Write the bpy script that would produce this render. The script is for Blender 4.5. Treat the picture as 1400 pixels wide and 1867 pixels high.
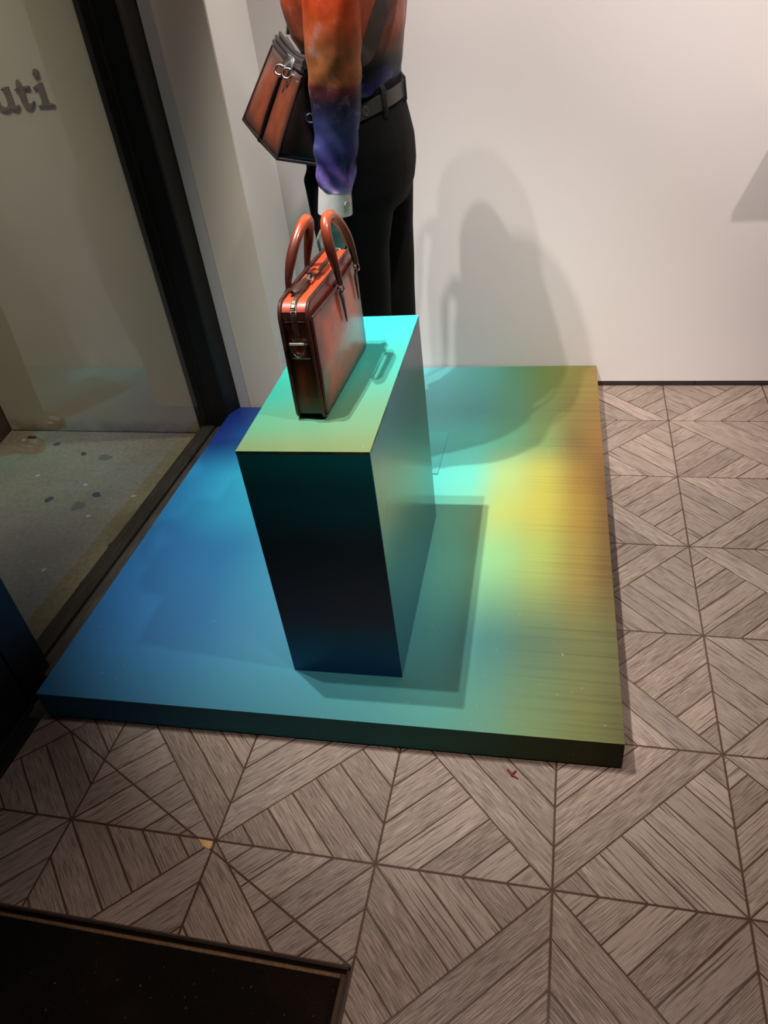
import bpy, bmesh, math, random
from mathutils import Vector, Matrix, noise
random.seed(7)
S = 0.35                                    # metres per floor tile; coordinates below are in tiles
sc = bpy.context.scene
for o in list(bpy.data.objects): bpy.data.objects.remove(o, do_unlink=True)
COL = sc.collection

# ------------------------------------------------------------------ camera
ax, ay, az = 9.27083328e-01, -1.38498852e-01, 2.89595506e-01
CAMROT = Matrix.Rotation(az, 3, 'Z') @ Matrix.Rotation(ax, 3, 'X') @ Matrix.Rotation(ay, 3, 'Z')
CAMPOS = Vector((2.97370202, -2.10725851, 4.23394733))
FPX = 1381.19
cd = bpy.data.cameras.new('camera'); cam = bpy.data.objects.new('camera', cd); COL.objects.link(cam)
cd.sensor_fit = 'HORIZONTAL'; cd.sensor_width = 36; cd.lens = FPX / 1400 * 36
cd.clip_start = .02; cd.clip_end = 100
cam.matrix_world = Matrix.Translation(CAMPOS * S) @ CAMROT.to_4x4()
sc.camera = cam
def px(p):                                   # projection (tiles -> photo pixels), used only to rank floor planks by size
    d = CAMROT.transposed() @ (Vector(p) - CAMPOS)
    if d.z > -.05: return None
    return (700 + FPX * d.x / -d.z, 933.5 - FPX * d.y / -d.z)

# ------------------------------------------------------------------ world, lights, exposure
w = bpy.data.worlds.new('world'); sc.world = w; w.use_nodes = True
w.node_tree.nodes['Background'].inputs[0].default_value = (.035, .04, .055, 1)
w.node_tree.nodes['Background'].inputs[1].default_value = .25
sc.view_settings.view_transform = 'Standard'; sc.view_settings.look = 'None'
sc.view_settings.gamma = 1; sc.view_settings.exposure = 0; sc.view_settings.use_curve_mapping = False
def spot(name, pos, target, power, angle, blend, radius, color):
    l = bpy.data.lights.new(name, 'SPOT'); o = bpy.data.objects.new(name, l); COL.objects.link(o)
    l.energy = power; l.spot_size = math.radians(angle); l.spot_blend = blend; l.shadow_soft_size = radius; l.color = color
    o.location = Vector(pos) * S
    o.rotation_euler = (Vector(target) - Vector(pos)).to_track_quat('-Z', 'Y').to_euler(); return o
def area(name, pos, target, power, sx, sy, color):
    l = bpy.data.lights.new(name, 'AREA'); o = bpy.data.objects.new(name, l); COL.objects.link(o)
    l.shape = 'RECTANGLE'; l.size = sx; l.size_y = sy; l.energy = power; l.color = color
    o.location = Vector(pos) * S
    o.rotation_euler = (Vector(target) - Vector(pos)).to_track_quat('-Z', 'Y').to_euler(); return o
spot('spot_window_a', (-.09, 2.14, 10.5), (1.9, 3.2, 1), 440, 41, .8, .02, (1, .97, .94))
spot('spot_window_b', (.15, 1.55, 10.5), (1.9, 3.2, 1), 290, 41, .8, .02, (1, .97, .94))
spot('spot_right_a', (-1.0, 1.0, 10.4), (5.4, 3.8, 0), 860, 30, .9, .03, (1, .82, .76))
spot('spot_right_b', (7.9, -2.3, 10.5), (5.5, 5.75, 2.0), 235, 36, 1, .05, (1, .90, .86))
spot('spot_return', (3.2, 5.05, 10.4), (-.2, 5.3, 2.6), 190, 40, .9, .03, (.97, 1, .93))  # added fill that brightens the column's return face
area('wall_fill', (4.2, 2.0, 10.5), (4.4, 5.5, 3.2), 12, 2.4, .12, (1, .93, .91))  # unseen light added to even out the back wall
spot('spot_wall', (3.9, 1.6, 10.5), (3.1, 5.75, 2.7), 450, 46, 1, .05, (1, .93, .91))  # added to lift a dark patch on the back wall
spot('spot_right_c', (7.2, .6, 10.5), (1.7, 2.1, 1.7), 330, 17, 1, .05, (1, .93, .87))
spot('spot_front', (4.2, -.8, 10.5), (3.6, -1.1, 0), 285, 46, 1, .04, (1, .84, .78))
spot('outside_fill', (-1.5, 1.2, 10.8), (-3.4, 4.3, 2.6), 270, 44, .7, .35, (1, .92, .80))  # unseen lamp added to light the outside wall and pavement

# ------------------------------------------------------------------ helpers
def srgb(r, g, b, k=1.0):
    f = lambda c: (c / 12.92 if c <= .04045 else ((c + .055) / 1.055) ** 2.4)
    return tuple(min(1, f(c / 255) * k) for c in (r, g, b))
class MB:
    def __init__(s): s.v = []; s.f = []; s.uv = []; s.col = []
    def add(s, vs, fs, uvs=None, cols=None):
        n = len(s.v); s.v += [Vector(p) for p in vs]; s.f += [tuple(i + n for i in f) for f in fs]
        s.uv += list(uvs) if uvs else [(0, 0)] * len(vs)
        s.col += list(cols) if cols else [(1, 1, 1)] * len(vs); return s
    def box(s, a, b):
        x0, y0, z0 = a; x1, y1, z1 = b
        return s.add([(x0,y0,z0),(x1,y0,z0),(x1,y1,z0),(x0,y1,z0),(x0,y0,z1),(x1,y0,z1),(x1,y1,z1),(x0,y1,z1)],
                     [(0,3,2,1),(4,5,6,7),(0,1,5,4),(1,2,6,5),(2,3,7,6),(3,0,4,7)])
    def prism(s, poly, axis_fn, d0, d1):     # poly in 2D, axis_fn(p, d) -> 3D
        n = len(poly)
        vs = [axis_fn(p, d0) for p in poly] + [axis_fn(p, d1) for p in poly]
        fs = [tuple(range(n))[::-1], tuple(range(n, 2 * n))] + [(i, (i+1) % n, n + (i+1) % n, n + i) for i in range(n)]
        return s.add(vs, fs)
    def rings(s, rings, cap=True, closed=True):
        n = len(rings[0]); vs = [p for r in rings for p in r]; fs = []
        for k in range(len(rings) - 1):
            for i in range(n if closed else n - 1):
                j = (i + 1) % n
                fs.append((k*n+i, k*n+j, (k+1)*n+j, (k+1)*n+i))
        if cap and closed: fs += [tuple(range(n))[::-1], tuple(range((len(rings)-1)*n, len(rings)*n))]
        uvs = [(i / n, k / max(1, len(rings) - 1)) for k in range(len(rings)) for i in range(n)]
        return s.add(vs, fs, uvs)
    def tube(s, path, rad, n=10, cap=True, flat=1.0, up=(0, 0, 1)):
        path = [Vector(p) for p in path]
        if not isinstance(rad, (list, tuple)): rad = [rad] * len(path)
        rs = []; a = None
        for i, p in enumerate(path):
            t = (path[min(i+1, len(path)-1)] - path[max(i-1, 0)]).normalized()
            if a is None:
                u = Vector(up); u = u if abs(u.dot(t)) < .95 else Vector((1, 0, 0)); a = (u - t * u.dot(t)).normalized()
            else: a = (a - t * a.dot(t)).normalized()
            b = t.cross(a)
            rs.append([p + a * rad[i] * math.cos(q) + b * rad[i] * flat * math.sin(q) for q in [2*math.pi*k/n for k in range(n)]])
        return s.rings(rs, cap)
    def torus(s, c, R, r, nrm=(0, 0, 1), n=20, m=8, a0=0, a1=2*math.pi, sx=1.0):
        nrm = Vector(nrm).normalized(); u = Vector((0, 0, 1)) if abs(nrm.z) < .9 else Vector((1, 0, 0))
        e1 = (u - nrm * u.dot(nrm)).normalized(); e2 = nrm.cross(e1); full = abs(a1 - a0 - 2*math.pi) < 1e-6
        pts = [Vector(c) + e1 * R * math.cos(a0 + (a1-a0)*k/n) + e2 * R * sx * math.sin(a0 + (a1-a0)*k/n) for k in range(n + 1)]
        return s.tube(pts, r, m, cap=not full, up=nrm)
    def ball(s, c, r, n=12, m=8):
        c = Vector(c); r = Vector(r) if not isinstance(r, (int, float)) else Vector((r, r, r))
        rs = []
        for k in range(m + 1):
            t = math.pi * min(max(k / m, .02), .98)
            rs.append([c + Vector((r.x*math.sin(t)*math.cos(q), r.y*math.sin(t)*math.sin(q), -r.z*math.cos(t))) for q in [2*math.pi*i/n for i in range(n)]])
        return s.rings(rs)
    def capsule(s, a, b, ra, rb, n=12):
        a = Vector(a); b = Vector(b); t = (b - a).normalized(); P = []; R = []
        for q in (80, 50, 20): P.append(a - t * ra * math.sin(math.radians(q))); R.append(ra * math.cos(math.radians(q)))
        P += [a, b]; R += [ra, rb]
        for q in (20, 50, 80): P.append(b + t * rb * math.sin(math.radians(q))); R.append(rb * math.cos(math.radians(q)))
        return s.tube(P, R, n)
    def patch(s, p00, p10, p11, p01, nu=10, nv=10, bulge=0, nrm=None, warp=None, flip=False):
        P = [Vector(p) for p in (p00, p10, p11, p01)]
        if nrm is None: nrm = (P[1]-P[0]).cross(P[3]-P[0]).normalized()
        nrm = Vector(nrm); vs = []; uv = []
        for j in range(nv + 1):
            for i in range(nu + 1):
                u = i / nu; v = j / nv
                q = (P[0]*(1-u)+P[1]*u)*(1-v)+(P[3]*(1-u)+P[2]*u)*v + nrm * bulge * 16*u*(1-u)*v*(1-v)
                if warp: q = q + Vector(warp(u, v))
                vs.append(q); uv.append((u, v))
        fs = [(j*(nu+1)+i, j*(nu+1)+i+1, (j+1)*(nu+1)+i+1, (j+1)*(nu+1)+i) for j in range(nv) for i in range(nu)]
        if flip: fs = [f[::-1] for f in fs]
        return s.add(vs, fs, uv)
    def build(s, name, mat, parent=None, org=(0, 0, 0), smooth=False, bevel=0, subsurf=0, solid=0, fixn=True, seg=2):
        me = bpy.data.meshes.new(name); o3 = Vector(org)
        me.from_pydata([(p - o3) * S for p in s.v], [], s.f)
        ul = me.uv_layers.new(name='UVMap'); ca = me.color_attributes.new('Col', 'FLOAT_COLOR', 'POINT')
        for l in me.loops: ul.data[l.index].uv = s.uv[l.vertex_index]
        for i, c in enumerate(s.col): ca.data[i].color = (c[0], c[1], c[2], 1)
        if fixn:
            bm = bmesh.new(); bm.from_mesh(me); bmesh.ops.recalc_face_normals(bm, faces=bm.faces); bm.to_mesh(me); bm.free()
        for p in me.polygons: p.use_smooth = smooth
        if smooth: 
            try: me.set_sharp_from_angle(angle=math.radians(40))
            except Exception: pass
        me.materials.append(mat)
        o = bpy.data.objects.new(name, me); COL.objects.link(o)
        if parent: o.parent = parent
        else: o.location = o3 * S
        if solid: m = o.modifiers.new('solid', 'SOLIDIFY'); m.thickness = solid * S; m.offset = -1
        if bevel: m = o.modifiers.new('bevel', 'BEVEL'); m.width = bevel * S; m.segments = seg; m.limit_method = 'ANGLE'; m.angle_limit = math.radians(35)
        if subsurf: m = o.modifiers.new('sub', 'SUBSURF'); m.levels = subsurf; m.render_levels = subsurf
        return o
    def build_union(s, name, mat, parent, org, voxel, smooth_iter=4, disp=None):
        o = s.build(name, mat, parent, org, True)
        m = o.modifiers.new('r', 'REMESH'); m.mode = 'VOXEL'; m.voxel_size = voxel * S
        m2 = o.modifiers.new('s', 'SMOOTH'); m2.factor = .5; m2.iterations = smooth_iter
        dg = bpy.context.evaluated_depsgraph_get(); dg.update()
        me = bpy.data.meshes.new_from_object(o.evaluated_get(dg)); o.modifiers.clear(); o.data = me; me.name = name
        if not me.materials: me.materials.append(mat)
        me.materials[0] = mat
        for p in me.polygons: p.use_smooth = True
        if disp:
            nn = [v.normal.copy() for v in me.vertices]
            for v, n in zip(me.vertices, nn): v.co += n * disp(v.co / S + Vector(org)) * S
        return o
def thing(name, label, cat, loc, rotz=0, group=None):
    o = bpy.data.objects.new(name, None); COL.objects.link(o); o.empty_display_size = .05
    o.location = Vector(loc) * S; o.rotation_euler = (0, 0, rotz); o['label'] = label; o['category'] = cat
    if group: o['group'] = group
    return o
def struct_empty(name, loc=(0, 0, 0)):
    o = bpy.data.objects.new(name, None); COL.objects.link(o); o.location = Vector(loc) * S; o['kind'] = 'structure'; return o
def struct(o): o['kind'] = 'structure'; return o

# ------------------------------------------------------------------ materials
class N:
    def __init__(s, name):
        s.m = bpy.data.materials.new(name); s.m.use_nodes = True; s.t = s.m.node_tree; s.b = s.t.nodes['Principled BSDF']
        s.out = s.t.nodes['Material Output']
    def n(s, typ, **kw):
        x = s.t.nodes.new('ShaderNode' + typ)
        for k, v in kw.items():
            if k.startswith('i_'): x.inputs[k[2:].replace('_', ' ')].default_value = v
            else: setattr(x, k, v)
        return x
    def l(s, a, b): s.t.links.new(a, b)
    def ramp(s, fac, stops, interp='LINEAR'):
        r = s.n('ValToRGB'); e = r.color_ramp.elements; r.color_ramp.interpolation = interp
        while len(e) < len(stops): e.new(.5)
        for el, (p, c) in zip(e, stops):
            el.position = p; el.color = (c, c, c, 1) if isinstance(c, (int, float)) else (c[0], c[1], c[2], 1)
        s.l(fac, r.inputs[0]); return r.outputs[0]
    def mix(s, fac, a, b, mode='MIX'):
        x = s.n('Mix', data_type='RGBA', blend_type=mode)
        for sock, v in ((x.inputs[0], fac), (x.inputs[6], a), (x.inputs[7], b)):
            if hasattr(v, 'is_output'): s.l(v, sock)
            elif isinstance(v, (int, float)): sock.default_value = v
            else: sock.default_value = (v[0], v[1], v[2], 1)
        return x.outputs[2]
    def math(s, op, a, b=0.0, c=None):
        x = s.n('Math', operation=op)
        for sock, v in zip(x.inputs, (a, b, c)):
            if v is None: continue
            if hasattr(v, 'is_output'): s.l(v, sock)
            else: sock.default_value = v
        return x.outputs[0]
    def noise(s, vec, scale, detail=4, rough=.5, dist=0):
        x = s.n('TexNoise'); x.inputs['Scale'].default_value = scale; x.inputs['Detail'].default_value = detail
        x.inputs['Roughness'].default_value = rough; x.inputs['Distortion'].default_value = dist
        if vec is not None: s.l(vec, x.inputs['Vector'])
        return x.outputs[0]
    def obj(s): return s.n('TexCoord').outputs['Object']
    def uv(s): return s.n('TexCoord').outputs['UV']
    def mapping(s, vec, scale=(1, 1, 1), loc=(0, 0, 0), rot=(0, 0, 0)):
        x = s.n('Mapping'); x.inputs['Scale'].default_value = scale; x.inputs['Location'].default_value = loc; x.inputs['Rotation'].default_value = rot
        s.l(vec, x.inputs['Vector']); return x.outputs[0]
    def bump(s, h, strength=.3, dist=.002):
        x = s.n('Bump'); x.inputs['Strength'].default_value = strength; x.inputs['Distance'].default_value = dist
        s.l(h, x.inputs['Height']); s.l(x.outputs[0], s.b.inputs['Normal']); return x
    def set(s, color=None, rough=None, metal=None, coat=None, coatr=None, spec=None):
        for k, v in (('Base Color', color), ('Roughness', rough), ('Metallic', metal), ('Coat Weight', coat), ('Coat Roughness', coatr), ('Specular IOR Level', spec)):
            if v is None: continue
            i = s.b.inputs[k]
            if hasattr(v, 'is_output'): s.l(v, i)
            elif isinstance(v, (int, float)): i.default_value = v
            else: i.default_value = (v[0], v[1], v[2], 1)
        return s
def plain(name, color, rough=.5, metal=0, var=.12, scale=40, bump=.05, coat=0, spec=None):
    m = N(name); nz = m.noise(m.obj(), scale, 5)
    c = m.mix(m.ramp(nz, [(.3, 0), (.7, 1)]), tuple(x*(1-var) for x in color), tuple(min(1, x*(1+var)) for x in color))
    m.set(c, rough, metal, coat, .15, spec)
    if bump: m.bump(nz, bump, .001)
    return m.m

# painted wall
def wall_mat(name, c):
    m = N(name); nz = m.noise(m.obj(), 1.3, 3); fine = m.noise(m.obj(), 180, 2)
    m.set(m.mix(nz, tuple(x*.97 for x in c), tuple(min(1, x*1.02) for x in c)), .62, spec=.3); m.bump(fine, .06, .0006); return m.m
M_WALL = wall_mat('white wall paint', srgb(226, 217, 212))
M_TAN = wall_mat('shaded column front', srgb(224, 208, 186))  # wall tone with the column front's weaker light put into the colour
M_WSTRIP = wall_mat('grey wall strip', srgb(196, 186, 178))
M_CEIL = wall_mat('ceiling paint', srgb(120, 116, 112))
M_FARW = wall_mat('dark shop wall', srgb(104, 92, 84))
M_BLACK = plain('black frame metal', srgb(30, 29, 27), .38, .4, .2, 18, .04)
M_SILL = N('sill metal');  _n = M_SILL.noise(M_SILL.mapping(M_SILL.obj(), (30, 2.5, 30)), 4, 5)
M_SILL.set(M_SILL.mix(M_SILL.ramp(_n, [(.45, 0), (.75, 1)]), srgb(40, 35, 31), srgb(66, 60, 54)), .5, .1); M_SILL.bump(_n, .1, .001); M_SILL = M_SILL.m
M_GASKET = plain('rubber gasket', srgb(12, 12, 12), .7)
M_BASEB = plain('dark baseboard', srgb(48, 38, 36), .35, 0, .2, 30)
def glass_mat():
    m = N('clear window glass'); m.t.nodes.remove(m.b)
    tr = m.n('BsdfTransparent'); tr.inputs[0].default_value = (.93, .95, .92, 1)
    gl = m.n('BsdfGlossy'); gl.inputs['Roughness'].default_value = .0; gl.inputs[0].default_value = (1, 1, 1, 1)
    fr = m.n('Fresnel'); fr.inputs[0].default_value = 1.5
    geo = m.n('NewGeometry')
    f = m.math('MULTIPLY', m.math('MULTIPLY', fr.outputs[0], 1.0), m.math('SUBTRACT', 1.0, geo.outputs['Backfacing']))
    f = m.math('MINIMUM', f, 1.0)
    mx = m.n('MixShader'); m.l(f, mx.inputs[0]); m.l(tr.outputs[0], mx.inputs[1]); m.l(gl.outputs[0], mx.inputs[2]); m.l(mx.outputs[0], m.out.inputs[0])
    return m.m
M_GLASS = glass_mat()
def pavement_mat():
    m = N('concrete pavement'); o = m.obj()
    big = m.noise(o, 1.6, 5, .6); fine = m.noise(o, 60, 6, .7)
    c = m.mix(m.ramp(big, [(.35, 0), (.65, 1)]), srgb(112, 100, 82), srgb(140, 130, 112))
    c = m.mix(m.ramp(fine, [(.35, .55), (.6, 0)]), c, srgb(92, 78, 60))
    for sc_, th, colr, k in ((5.5, .085, srgb(24, 22, 20), .9), (9, .075, srgb(170, 165, 150), .8), (3.2, .075, srgb(60, 55, 47), .6)):
        v = m.n('TexVoronoi', voronoi_dimensions='2D'); v.inputs['Scale'].default_value = sc_; v.inputs['Randomness'].default_value = 1
        d = m.n('VectorMath', operation='ADD'); m.l(m.mapping(o, (1, 1, 1), (sc_, sc_*.7, 0)), d.inputs[0])
        nn = m.n('TexNoise'); nn.inputs['Scale'].default_value = 12; m.l(o, nn.inputs['Vector'])
        sm = m.n('VectorMath', operation='SCALE'); sm.inputs[3].default_value = .06; m.l(nn.outputs[1], sm.inputs[0]); m.l(sm.outputs[0], d.inputs[1])
        m.l(d.outputs[0], v.inputs['Vector'])
        # only some cells carry a spot
        pick = m.ramp(m.n('SeparateColor').outputs[0], [(0, 0), (1, 0)]) if False else None
        s3 = m.n('SeparateColor'); m.l(v.outputs['Color'], s3.inputs[0])
        on = m.math('LESS_THAN', s3.outputs[0], .3)
        c = m.mix(m.math('MULTIPLY', m.math('MULTIPLY', m.math('LESS_THAN', v.outputs['Distance'], th), on), k), c, colr)
    m.set(c, .75); m.bump(fine, .4, .003); return m.m
M_PAVE = pavement_mat()
def outwall_mat():
    m = N('stone cladding'); o = m.obj(); nz = m.noise(o, 1.1, 5, .55); f = m.noise(o, 90, 5)
    z = m.n('SeparateXYZ'); m.l(o, z.inputs[0])
    dirt = m.math('MULTIPLY', m.ramp(z.outputs[2], [(0, 1), (.07, 0)]), m.ramp(m.noise(o, 14, 5), [(.3, .2), (.7, 1)]))
    c = m.mix(nz, srgb(186, 175, 156), srgb(198, 188, 170)); c = m.mix(dirt, c, srgb(110, 92, 74))
    m.set(c, .55); m.bump(f, .08, .001); return m.m
M_OUTW = outwall_mat()
M_PIER = plain('brown stone pier', srgb(92, 72, 66), .6, 0, .25, 14, .3)
M_LETTER = plain('bronze lettering', srgb(98, 84, 70), .55, .2, .1, 30)
# wood planks
def plank_mat():
    m = N('limed oak plank'); oi = m.n('ObjectInfo')
    off = m.n('CombineXYZ'); m.l(m.math('MULTIPLY', oi.outputs['Random'], 37.0), off.inputs[0]); m.l(m.math('MULTIPLY', oi.outputs['Random'], 91.0), off.inputs[1])
    ad = m.n('VectorMath', operation='ADD'); m.l(m.uv(), ad.inputs[0]); m.l(off.outputs[0], ad.inputs[1]); uv = ad.outputs[0]
    wob = m.noise(m.mapping(uv, (5, 9, 1)), 1, 2)
    wv = m.n('VectorMath', operation='ADD'); cx = m.n('CombineXYZ'); m.l(m.math('MULTIPLY', m.math('SUBTRACT', wob, .5), .012), cx.inputs[1])
    m.l(uv, wv.inputs[0]); m.l(cx.outputs[0], wv.inputs[1])
    fine = m.noise(m.mapping(wv.outputs[0], (16, 640, 1)), 1, 3, .65)
    bold = m.noise(m.mapping(wv.outputs[0], (5, 230, 1)), 1, 3, .6)
    tone = m.noise(m.mapping(uv, (1.1, 1.1, 1)), 1, 0)
    kind = m.ramp(m.noise(m.mapping(uv, (.9, .9, 1), (7.7, 3.1, 0)), 1, 0), [(.52, 0), (.66, 1)])
    lf = m.ramp(fine, [(.44, 1), (.53, 0)]); lb = m.ramp(bold, [(.36, 1), (.45, 0)])
    lines = m.math('ADD', m.math('MULTIPLY', lf, m.math('SUBTRACT', .75, m.math('MULTIPLY', kind, .35))), m.math('MULTIPLY', m.math('MULTIPLY', lb, kind), .9))
    lines = m.math('MINIMUM', lines, 1.0)
    base = m.mix(m.ramp(tone, [(.3, 0), (.7, 1)]), srgb(136, 119, 106), srgb(158, 139, 125))
    c = m.mix(lines, base, srgb(66, 51, 41))
    m.set(c, m.math('ADD', .36, m.math('MULTIPLY', lines, .3)), spec=.5); m.bump(lines, -.35 if False else .0, .001)
    bp = m.n('Bump'); bp.invert = True; bp.inputs['Strength'].default_value = .5; bp.inputs['Distance'].default_value = .0006
    m.l(lines, bp.inputs['Height']); m.l(bp.outputs[0], m.b.inputs['Normal']); return m.m
M_PLANK = plank_mat()
M_GROUT = plain('brown joint filler', srgb(74, 54, 40), .22, 0, .2, 30, .02)
def mat_pile():
    m = N('dark coir pile'); o = m.obj(); f = m.noise(o, 420, 3, .8); b = m.noise(o, 5, 4); sp = m.noise(o, 150, 1)
    c = m.mix(m.ramp(f, [(.35, 0), (.75, 1)]), srgb(10, 8, 7), srgb(36, 27, 20))
    c = m.mix(m.ramp(b, [(.5, 0), (.75, .6)]), c, srgb(52, 36, 22)); c = m.mix(m.ramp(sp, [(.76, 0), (.8, .7)]), c, srgb(120, 110, 96))
    m.set(c, .95, spec=.1); m.bump(f, 1, .006); return m.m
M_PILE = mat_pile()
M_JUTE = plain('frayed jute edge', srgb(104, 78, 48), .9, 0, .4, 200, .6)
M_EDGE = plain('dark edging metal', srgb(52, 42, 36), .35, .6, .15, 40)
# printed laminate: colours come from the print stored per vertex
def print_mat(name, rough, streak=True, spec=.5, coat=.15):
    m = N(name); a = m.n('Attribute', attribute_name='Col'); o = m.obj(); c = a.outputs['Color']
    if streak:
        st = m.noise(m.mapping(o, (.9, 90, 3)), 1, 5, .65); se = m.n('SeparateXYZ'); m.l(o, se.inputs[0])
        k = m.ramp(se.outputs[0], [(.0, 0), (.95, 0), (1.0, 1)]); x = m.math('MULTIPLY', se.outputs[0], 1 / 1.4)
        k = m.ramp(x, [(.78, 0), (.98, .42)])
        c = m.mix(m.math('MULTIPLY', m.ramp(st, [(.36, 1), (.5, 0)]), k), c, m.mix(1, c, srgb(170, 120, 70), 'MULTIPLY'))
    d = m.noise(o, 130, 1); c = m.mix(m.ramp(d, [(.79, 0), (.82, .35)]), c, srgb(210, 215, 210))
    m.set(c, rough, coat=coat, coatr=.25, spec=spec); m.bump(m.noise(o, 300, 2), .02, .0004); return m.m
M_PRINT = print_mat('printed platform laminate', .42, True, .32, .03)
M_PRINTS = print_mat('printed platform edge laminate', .6, False, .12, .0)
M_PRINT2 = print_mat('printed plinth laminate', .34, False, .32, .05)
M_PRINT3 = print_mat('glossy plinth laminate', .22, False, .45, .08)
M_KICK = plain('black kick board', srgb(14, 14, 14), .7)
# patina leather, dark towards the seams (uv runs 0..1 over each panel)
def patina(name, mid, edge, rough=.3, width=.22, coat=.5, powv=1.0):
    m = N(name); uv = m.n('SeparateXYZ'); m.l(m.uv(), uv.inputs[0])
    def ed(s): return m.math('MINIMUM', s, m.math('SUBTRACT', 1.0, s))
    d = m.math('MINIMUM', ed(uv.outputs[0]), ed(uv.outputs[1]))
    nz = m.noise(m.obj(), 16, 4); d = m.math('ADD', d, m.math('MULTIPLY', m.math('SUBTRACT', nz, .5), .12))
    f = m.ramp(d, [(0.0, 0), (width, 1)], 'EASE')
    c = m.mix(f, edge, mid); c = m.mix(m.ramp(m.noise(m.obj(), 30, 5), [(.35, .35), (.65, 0)]), c, edge)
    m.set(c, rough, coat=coat, coatr=.12); m.bump(m.noise(m.obj(), 600, 3), .04, .0004); return m.m
M_BRIEF = patina('patina cognac leather', srgb(182, 66, 22), srgb(60, 22, 15), .30, .18, .32)
M_BRIEFTOP = patina('red cognac leather', srgb(196, 74, 38), srgb(140, 44, 26), .36, .1, .3)
M_BRIEFEND = patina('dark cognac gusset leather', srgb(112, 44, 18), srgb(26, 11, 8), .35, .38, .4)
M_BAGF = patina('patina brown leather', srgb(120, 56, 32), srgb(48, 28, 24), .4, .26, .2)
M_BAGD = plain('black brown leather', srgb(26, 18, 16), .32, 0, .2, 60, .05, .4)
M_PIPE = plain('dark piping leather', srgb(58, 30, 22), .4, 0, .15, 80, .05, .2)
M_STRIP = plain('oxblood leather strip', srgb(110, 30, 18), .36, 0, .12, 60, .04, .3)
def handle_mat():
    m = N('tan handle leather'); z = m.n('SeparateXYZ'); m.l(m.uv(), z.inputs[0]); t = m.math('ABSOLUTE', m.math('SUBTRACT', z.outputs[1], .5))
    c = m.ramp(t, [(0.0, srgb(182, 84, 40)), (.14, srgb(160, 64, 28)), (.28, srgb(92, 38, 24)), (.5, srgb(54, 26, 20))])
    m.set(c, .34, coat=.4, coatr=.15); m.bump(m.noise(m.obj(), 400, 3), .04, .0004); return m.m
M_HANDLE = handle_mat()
M_SILVER = plain('polished silver metal', (.78, .76, .72), .18, 1, .05, 20, 0)
M_ZIP = plain('brass zip teeth', (.8, .68, .46), .28, 1, .1, 200, .2)
M_RIM = plain('dark rim edge', srgb(44, 39, 36), .4, 0, .15, 60)
M_STRAP = plain('grey brown strap leather', srgb(70, 58, 52), .5, 0, .12, 60)
def shirt_mat(name, dz, stops):
    m = N(name); o = m.obj(); z = m.n('SeparateXYZ'); m.l(o, z.inputs[0])
    n1 = m.noise(o, 8, 3, .55, .6); n2 = m.noise(o, 14, 4, .6)
    t = m.math('ADD', z.outputs[2], m.math('MULTIPLY', m.math('SUBTRACT', n1, .5), .085))
    t = m.math('ADD', t, m.math('MULTIPLY', z.outputs[0], dz))
    f = m.n('MapRange'); f.inputs[1].default_value = .70; f.inputs[2].default_value = 1.50; m.l(t, f.inputs[0])
    c = m.ramp(f.outputs[0], stops)
    c = m.mix(m.ramp(n2, [(.48, 0), (.66, .7)]), c, m.mix(1, c, (.42, .40, .5), 'MULTIPLY'))  # random mottling; wrinkle shade and highlights are mixed into the dye colour
    c = m.mix(m.ramp(n2, [(.30, .4), (.46, 0)]), c, m.mix(1, c, (.35, .35, .42), 'SCREEN'))
    m.set(c, .5, spec=.25); m.bump(m.noise(o, 500, 2), .1, .0005); return m.m
M_SLEEVE = shirt_mat('dyed silk sleeve', 0.0, [(.255, srgb(196, 172, 222)), (.29, srgb(132, 106, 186)), (.345, srgb(52, 48, 104)), (.42, srgb(62, 70, 120)), (.50, srgb(36, 32, 54)), (.545, srgb(100, 42, 46)), (.565, srgb(150, 90, 50)), (.64, srgb(158, 94, 54)), (.71, srgb(190, 76, 34)), (.80, srgb(202, 54, 18))])
M_SHIRT = shirt_mat('dyed silk shirt', -.06, [(.46, srgb(78, 62, 136)), (.515, srgb(46, 54, 124)), (.548, srgb(20, 26, 38)), (.575, srgb(64, 58, 48)), (.61, srgb(138, 78, 56)), (.72, srgb(170, 84, 56)), (.86, srgb(196, 60, 24))])
M_CUFF = plain('white cuff cloth', srgb(214, 208, 204), .6, 0, .05, 60, .1)
M_TROUSER = plain('black wool trousers', srgb(12, 11, 11), .85, 0, .15, 200, .15, 0, .2)
M_BELT = plain('charcoal belt leather', srgb(58, 56, 54), .5, 0, .08, 80, .05)
M_LOOP = plain('black cloth loop', srgb(18, 17, 17), .8)
M_BODY = plain('grey mannequin lacquer', srgb(150, 150, 142), .5, 0, .05, 20, .02)
M_SHOE = plain('black shoe leather', srgb(20, 16, 15), .25, 0, .1, 60, .03, .4)
M_PLATE = plain('brushed steel plate', srgb(40, 60, 66), .3, .7, .06, 60, .03)

# ------------------------------------------------------------------ the setting
WY = 5.75                                                    # back wall plane
struct(MB().box((0, WY, .055), (9.5, WY + .3, 10.7)).build('wall_back', M_WALL))
bb = struct(MB().box((3.2, WY + .004, 0), (4.325, WY + .06, .058)).box((4.331, WY + .004, 0), (9.5, WY + .06, .058)).build('baseboard_back', M_BASEB))
struct(MB().box((-.66, 4.81, 0), (0, WY + .3, 10.7)).build('wall_left', M_TAN, bevel=.004))
struct(MB().box((-.004, 4.816, .0), (.006, WY+.01, 10.7)).build('wall_return', M_WALL))  # thin sheet keeping the better-lit return free of the column's painted shade
struct(MB().box((-.585, 4.79, 0), (-.457, 4.812, 10.7)).build('wall_strip', M_WSTRIP, bevel=.003))  # narrow strip, slightly greyer than the column
struct(MB().box((9.5, -9, 0), (9.7, WY + .3, 10.7)).build('wall_right', M_WALL))
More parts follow.
